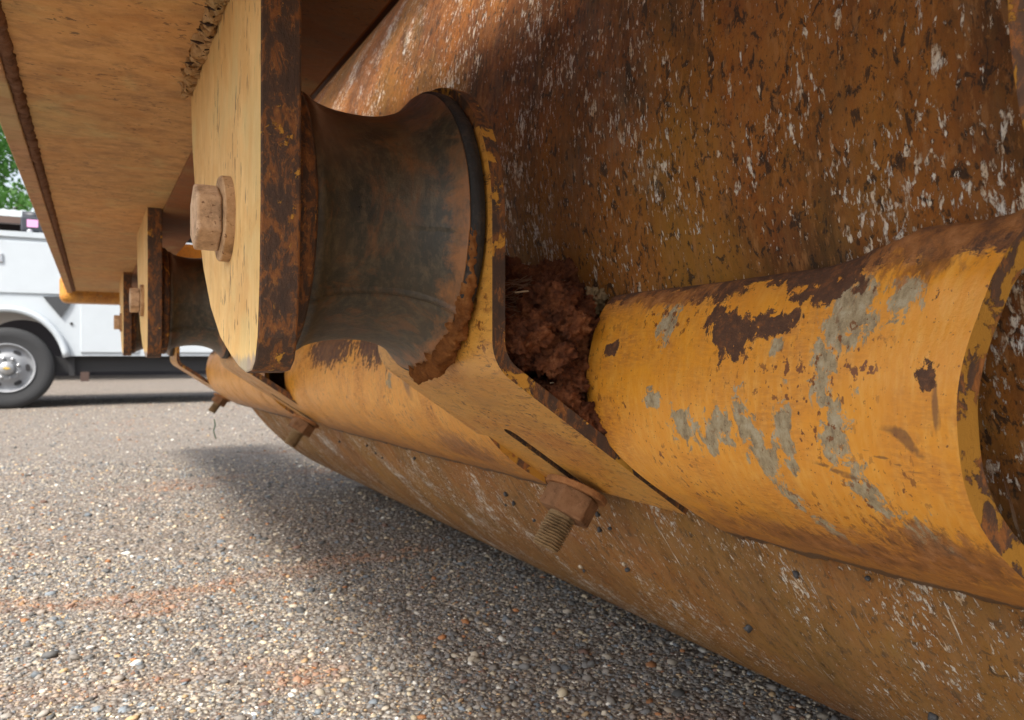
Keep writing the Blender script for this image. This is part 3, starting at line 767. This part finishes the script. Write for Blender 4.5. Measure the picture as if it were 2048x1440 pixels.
# loose fibres of root in the soil: uncountable
V = []; Fc = []
def add_fibre(p, q, r):
    base_ = len(V); mid = p.lerp(q, .5) + Vector([random.uniform(-1, 1) * (q - p).length * .15 for _ in range(3)])
    me_ = tube_me([p, mid, q], r, 3)
    V.extend([v.co.copy() for v in me_.vertices]); Fc.extend([tuple(i + base_ for i in f.vertices) for f in me_.polygons]); bpy.data.meshes.remove(me_)
for k in range(260):
    u = random.uniform(1003, 1110); v = random.uniform(560, 670) if k < 190 else random.uniform(660, 860)
    if k >= 190: u = random.uniform(1020, 1150); v = random.uniform(660, 725)
    x = .545 + random.uniform(-.012, .02); p = at(u, v, x=x)
    a = random.uniform(-.5, .9); L = random.uniform(.006, .022)
    add_fibre(p, p + Vector((math.cos(a) * L, random.uniform(-.006, .004), math.sin(a) * L * .6)), random.uniform(.00018, .00045))
ro = link('root_fibres', mesh_from(V, Fc), plain('root', (.24, .13, .075), .8, nz=200)); tag(ro, 'fine dark root fibres matted in the red soil', 'roots', kind='stuff')
stalks = [([(1030, 585), (1065, 581), (1100, 577)], .528, .0007, 'straight pale straw stalk lying near the top of the red soil'),
          ([(1100, 766), (1130, 763), (1150, 755), (1168, 748)], .522, .0005, 'long curved pale straw across the middle of the red soil'),
          ([(1136, 735), (1150, 745), (1162, 742)], .520, .0007, 'short bent straw just above the long curved one'),
          ([(1181, 572), (1190, 560), (1197, 548)], .56, .0008, 'straw sticking up behind the crumbly clod'),
          ([(1094, 676), (1108, 684)], .535, .0005, 'tiny pale fleck of straw in the middle of the soil'),
          ([(1066, 694), (1067, 712), (1070, 722)], .53, .0006, 'short upright grey straw left of centre in the soil')]
for px_l, x, r, lab in stalks:
    o = link('straw_stalk', tube_me([at(u, v, x=x) for u, v in px_l], r, 6), MAT_STRAW); tag(o, lab, 'straw', 'straw stalks in the red soil')
# green cord hanging from the farthest bracket bolt
gp = at(428, 838, y=.40)
o = link('green_string', tube_me([gp, gp + Vector((.004, 0, -.02)), gp + Vector((-.002, 0, -.045)), gp + Vector((.006, 0, -.075))], .0022, 6), plain('green_cord', (.05, .12, .06), .8)); tag(o, 'thin green string hanging from the farthest bracket bolt', 'string')

# little stones stuck on the drum below the bumper
def drum_pt(x, a_deg, lift=0):
    a = R(a_deg); return Vector((DY - (DR + lift) * math.cos(a), x, H + DZ - (DR + lift) * math.sin(a)))
def on_drum(u, v):
    best = None
    for k in range(300):
        a = 30 + 35 * k / 299; y = DY - DR * math.cos(R(a)); z = DZ - DR * math.sin(R(a))
        r = (u - 1024) / F; x = y * (cs - r * sn) / (sn + r * cs); vv = V0 - F * z / (x * cs + y * sn)
        if best is None or abs(vv - v) < best[0]: best = (abs(vv - v), x, a)
    return best[1], best[2]
mdk = plain('dark_stone', (.06, .06, .062), .6, nz=150); mlt = plain('pale_stone', (.5, .42, .30), .7, nz=150)
for i, (u, v, s_, c_, where) in enumerate([
    (1163, 1132, 1, 1, 'pale pebble touching a dark one just right of the big bolt end'), (1170, 1141, .9, 0, 'dark pebble touching the pale one just right of the big bolt end'),
    (1250, 1127, .8, 1, 'ochre pebble above a dark one, second pair right of the bolt end'), (1258, 1138, 1, 0, 'dark pebble under the ochre one, second pair right of the bolt end'),
    (1201, 1058, 1, 0, 'dark pebble on the drum immediately right of the hex nut'), (1198, 1028, .9, 0, 'dark pebble just under the washer of the big nut'),
    (1222, 1055, .7, 0, 'small dark pebble a little right of the one beside the hex nut'), (1030, 1005, 1.1, 0, 'largest dark pebble on the drum left of the big nut'),
    (1014, 987, 1, 0, 'dark pebble just above the largest one left of the big nut'), (1070, 1040, .7, 0, 'small dark pebble touching the left outline of the big nut'),
    (1013, 1010, .6, 0, 'smallest dark pebble in the cluster left of the big nut'), (1500, 1254, 1.3, 0, 'dark stone on the lower drum far below the yellow bumper'),
    (1870, 1432, 1.3, 0, 'dark stone on the drum at the bottom right of the picture'), (1596, 1146, 1, 0, 'dark pebble close under the ragged lip of the bumper'),
    (680, 882, .8, 0, 'dark pebble on the drum right of the middle bracket nut'), (735, 890, .8, 0, 'dark pebble tucked under the far bumper section, leftmost of a loose row'),
    (752, 905, .7, 0, 'dark pebble slightly lower in the row under the far bumper section'), (830, 915, .9, 0, 'dark pebble at the right end of the row under the far bumper section'),
    (765, 915, .7, 0, 'lowest dark pebble of the row under the far bumper section'), (1740, 1155, .7, 0, 'small dark pebble under the bumper lip left of its twin'), (1795, 1148, .6, 0, 'rightmost small dark pebble close under the bumper lip')]):
    x, a = on_drum(u, v); r = .0034 * s_
    bm = bmesh.new(); bmesh.ops.create_icosphere(bm, subdivisions=2, radius=r)
    for q in bm.verts: q.co *= 1 + .6 * noise.noise(q.co * 260 + Vector((i, 0, 0))); q.co.z *= .8
    me = bpy.data.meshes.new('mesh'); bm.to_mesh(me); bm.free()
    for p in me.polygons: p.use_smooth = True
    o = link('pebble', me, mlt if c_ else mdk, None, drum_pt(x, a, r * .6)); o.rotation_euler = (i, i * 2, 0)
    tag(o, where, 'pebble', 'pebbles stuck to the drum')

# ------------------------------------------------------------------ service truck
TX = 8.59
white = plain('white_truck_paint', (.49, .535, .57), .3, nz=2)
black = plain('black_underbody', (.02, .02, .022), .7)
grayd = plain('grey_trim', (.045, .048, .052), .6)
truck = empty('service_truck', (-1.5, TX + .9, 0))
tag(truck, 'white service truck with steel wheels parked on the gravel behind the roller', 'truck')
PI_ = Matrix.Translation(-Vector((-1.5, TX + .9, 0)))
def tk(name, me, mat, parent=None, loc=None):
    o = link(name, me, mat, parent or truck)
    if loc is not None: o.location = loc
    if parent is None: o.matrix_parent_inverse = PI_
    return o
WY = -.707; RT = .392
def Z(z): return z + H
# body side: outline in (worldX, worldZ) with the wheel arch cut out
ar = .475; arc_c = (WY, Z(-.10))
arch = [(arc_c[0] + ar * math.cos(R(a)), arc_c[1] + ar * math.sin(R(a)) * 1.10) for a in range(10, 171, 8)]
low = Z(-.005)
out = [(-3.2, Z(1.135)), (-3.2, low), (arch[-1][0], low)] + arch[::-1] + [(-.215, low - .0), (1.55, low), (1.6, low + .06), (1.6, Z(1.135))]
body = tk('body_panel', prism_y(out, TX + .02, TX + 1.95), white); bevel(body, .012, 3)
tk('body_rail', box_me(-3.22, 1.62, TX - .005, TX + .055, Z(1.137), Z(1.19)), white)
for x0, x1, z0, z1 in ((-1.95, -1.16, .60, 1.10), (-1.13, .42, .60, 1.10), (.46, 1.54, .03, 1.10), (-.10, .42, .03, .52)):
    d = tk('locker_door', box_me(x0, x1, TX + .004, TX + .0185, Z(z0), Z(z1)), white); bevel(d, .006, 2)
hd = tk('door_handle', box_me(-.79, -.735, TX - .012, TX + .0035, Z(.885), Z(.975)), plain('chrome_b', (.6, .6, .62), .25, 1)); bevel(hd, .008)
# flared fender lip
pts = [Vector((arc_c[0] + (ar + .02) * math.cos(R(a)), TX - .02, arc_c[1] + (ar + .02) * math.sin(R(a)) * 1.10)) for a in range(9, 172, 6)]
tk('fender_lip', tube_me(pts, .034, 8), white)
tk('body_gap', prism_y([(-.415, Z(.575)), (-.165, Z(.583)), (-.19, Z(.50)), (-.265, Z(.375))], TX - .004, TX + .0195), grayd)
tk('fuel_stub', lathe([(0, .014), (-.01, .012)], Vector((0, 1, 0)), seg=12), black, None, (-.1765, TX + .018, Z(.316)))
tk('underframe', box_me(-3.2, 1.45, TX + .12, TX + 1.8, Z(-.165), low - .003), black)
tk('mud_flap', box_me(-.20, -.15, TX + .06, TX + .5, Z(-.20), low - .004), black)
tk('bumper_bar', box_me(1.2, 1.75, TX + .1, TX + 1.9, Z(-.10), Z(.02)), grayd)
rubb = plain('tyre_rubber', (.03, .031, .033), .8, nz=30); steel = plain('wheel_steel', (.26, .27, .285), .5, .1, nz=20); chrome = plain('hub_chrome', (.36, .37, .38), .35, .4)
def wheel(x, yy, flip=1):
    wo_ = tk('wheel', lathe([(.0, .23), (.0, .262), (-.012, .30), (-.014, .345), (.0, .378), (.02, .390), (.2, .392), (.22, .38), (.235, .33), (.23, .25)], Vector((0, 1, 0)), seg=72, caps=False), rubb, None, (x, yy, RT - .002))
    wo_.location = Vector((x, yy, RT - .002)) 
    link('rim', lathe([(.0, .232), (-.006, .236), (-.006, .226), (.03, .215), (.05, .20), (.035, .17), (.02, .14), (.0, .12), (-.005, .105), (.0, .09), (.0, .0001)], Vector((0, 1, 0)), seg=72, caps=False), steel, wo_)
    for k in range(6):
        a = 2 * math.pi * k / 6 + .02
        h = lathe([(0, .026), (.004, .026)], Vector((0, 1, 0)), seg=16, smooth=False); ho = link('hand_hole', h, black, wo_, (math.cos(a) * .165, .024, math.sin(a) * .165)); ho.scale = (1.35, 1, .8); ho.rotation_euler = (0, -a + math.pi / 2, 0)
    for k in range(8):
        a = 2 * math.pi * k / 8
        nb = lathe([(0, .015), (-.03, .013), (-.034, .006)], Vector((0, 1, 0)), seg=6, smooth=False); link('lug_nut', nb, chrome, wo_, (math.cos(a + .3) * .096, -.002, math.sin(a + .3) * .096))
    link('hub_cap', lathe([(0, .066), (-.045, .064), (-.062, .05), (-.066, .001)], Vector((0, 1, 0)), seg=32), chrome, wo_)
    em = prism_y([(-.028, -.006), (-.008, -.006), (-.007, -.012), (.009, -.012), (.010, -.006), (.028, -.006), (.026, .006), (.008, .006), (.007, .012), (-.009, .012), (-.010, .006), (-.026, .006)], -.071, -.067)
    link('emblem', em, plain('gold_badge', (.62, .42, .08), .4), wo_)
    return wo_
wheel(WY, TX - .0); wheel(-4.6, TX)
tk('cab', prism_y([(-5.6, Z(.0)), (-3.22, Z(.0)), (-3.22, Z(1.45)), (-4.4, Z(1.45)), (-4.9, Z(.85)), (-5.6, Z(.75))], TX + .05, TX + 1.85), white)
tk('cab_window', prism_y([(-4.5, Z(.80)), (-3.4, Z(.80)), (-3.4, Z(1.35)), (-4.25, Z(1.35))], TX + .038, TX + .048), plain('window_glass', (.03, .035, .04), .1))
# gear carried on the truck
gx = TX + .35
eq = empty('engine_unit', (-.52, gx, Z(1.14))); tag(eq, 'dark compact engine unit with a pink label standing on the truck body', 'engine unit')
def ge(name, me, mat): o = link(name, me, mat, eq); return o
dkp = plain('dark_casing', (.03, .035, .045), .5)
o = ge('casing', box_me(-.10, .14, 0, .25, .10, .26), dkp); bevel(o, .02, 3)
ge('label_plate', box_me(-.045, .05, -.006, -.001, .15, .225), plain('pink_label', (.75, .35, .60), .5))
ge('fuel_tank', lathe([(0, .05), (.2, .05)], Vector((1, 0, 0)), seg=24), dkp).location = (-.09, .1, .27)
sil = plain('silver_parts', (.5, .52, .54), .35, .6)
for k in range(7): ge('fitting', lathe([(0, .03), (-.03, .026), (-.05, .012)], Vector((0, 1, 0)), seg=12), (sil, dkp)[k % 2]).location = (-.11 + k * .045, -.0, .05 + .025 * (k % 3))
for k, zz in enumerate((.08, .24)):
    o = link('load_rail', box_me(-3.1, 1.4, TX + .9, TX + 1.0, Z(1.16 + zz), Z(1.23 + zz)), plain('brown_timber', (.10, .06, .045), .7)); tag(o, ('lower' if k == 0 else 'upper') + ' dark brown rail lying along the bed of the white truck', 'rail', 'rails on the truck bed')

# ------------------------------------------------------------------ shed and trees
shed = empty('open_shed', (-2, 19, 0)); tag(shed, 'low open shed with a pale metal roof behind the truck', 'shed')
def sh(name, me, mat): o = link(name, me, mat, shed); o.matrix_parent_inverse = Matrix.Translation((2, -19, 0)); return o
a_ = at(-80, 430, x=17); 
zr = a_.z
rfm = plain('pale_metal_roof', (.52, .56, .58), .4)
V = []; Fc = []
for k in range(121):
    x = -9 + k * .1; dz = .03 if k % 2 else 0
    V += [(x, 17, zr + dz), (x, 22.5, zr + 1.05 + dz)]
for k in range(120): Fc.append((2 * k, 2 * k + 2, 2 * k + 3, 2 * k + 1))
o = sh('roof', mesh_from(V, Fc), rfm); md = o.modifiers.new('s', 'SOLIDIFY'); md.thickness = .04
sh('back_wall', box_me(-9, 3, 22.3, 22.4, 0, zr + .98), plain('dark_wall', (.05, .045, .05), .9))
for k in range(5):
    sh('post', box_me(-8.9 + k * 2.9, -8.75 + k * 2.9, 17.05, 17.2, 0, zr - .02), plain('post_wood', (.08, .05, .04), .9))
for zz in (.35, .95): sh('beam', box_me(-9, 3, 17.22, 17.32, zr - zz - .15, zr - zz), plain('brown_beam', (.11, .075, .065), .9))

m = Mt('leaves'); k_ = m.noise(1.1, 3); oi = m.noise(40, 2)
lc = m.mix(k_, (.10, .27, .05), (.20, .44, .10)); lc = m.mix(m.math('MULTIPLY', oi, .5), lc, (.16, .34, .09))
lm = m.done(lc, .5); m.b.inputs['Transmission Weight'].default_value = 0
tr = m.n('ShaderNodeBsdfTranslucent'); m.l(lc, tr.inputs[0]); mx = m.n('ShaderNodeMixShader'); mx.inputs[0].default_value = .45; m.l(m.b.outputs[0], mx.inputs[1]); m.l(tr.outputs[0], mx.inputs[2]); m.l(mx.outputs[0], m.out.inputs[0])
bark = plain('bark', (.10, .07, .05), .9)
def tree(x, y, h, r, label, seed):
    rn = np.random.default_rng(seed); t = empty('tree', (x, y, 0)); tag(t, label, 'tree', 'trees behind the shed')
    link('trunk', tube_me([(0, 0, 0), (.1, 0, h * .3), (0, .1, h * .6), (.1, 0, h * .9)], lambda q: .22 * (1 - q) + .04, 10), bark, t)
    for k in range(6):
        a = k * 1.1; link('limb', tube_me([(0, 0, h * (.35 + .07 * k)), (math.cos(a) * r * .35, math.sin(a) * r * .35, h * (.45 + .08 * k)), (math.cos(a) * r * .75, math.sin(a) * r * .75, h * (.52 + .08 * k))], lambda q: .09 * (1 - q) + .015, 6), bark, t)
    nc = 46; cc = rn.normal(0, .5, (nc, 3)) * (r, r, h * .27) + (0, 0, h * .66); cr_ = rn.uniform(.35, .8, nc) * r * .38
    n = 11000; idx = rn.integers(0, nc, n); dirs = rn.normal(0, 1, (n, 3)); dirs /= np.linalg.norm(dirs, axis=1)[:, None]
    P = cc[idx] + dirs * (cr_[idx] * rn.uniform(.55, 1.08, n))[:, None]
    a = rn.normal(0, 1, (n, 3)); a /= np.linalg.norm(a, axis=1)[:, None]; b = np.cross(a, rn.normal(0, 1, (n, 3))); b /= np.linalg.norm(b, axis=1)[:, None]
    s_ = rn.uniform(.05, .12, n)[:, None]
    Vv = np.stack([P + a * s_, P + b * s_ * .6, P - a * s_, P - b * s_ * .6], 1).reshape(-1, 3)
    me = bpy.data.meshes.new('mesh'); me.vertices.add(4 * n); me.vertices.foreach_set('co', Vv.ravel()); me.loops.add(4 * n); me.loops.foreach_set('vertex_index', np.arange(4 * n, dtype=np.int32))
    me.polygons.add(n); me.polygons.foreach_set('loop_start', np.arange(0, 4 * n, 4, dtype=np.int32)); me.update(calc_edges=True)
    link('crown', me, lm, t)
tree(-3.2, 27, 10.5, 2.6, 'leafy green tree nearest the yellow side plate, behind the shed', 1)
tree(-6.6, 29, 10, 2.8, 'leafy green tree farther left behind the shed roof', 2)
tree(-.2, 31, 11, 2.8, 'leafy green tree hidden mostly behind the yellow beam', 3)
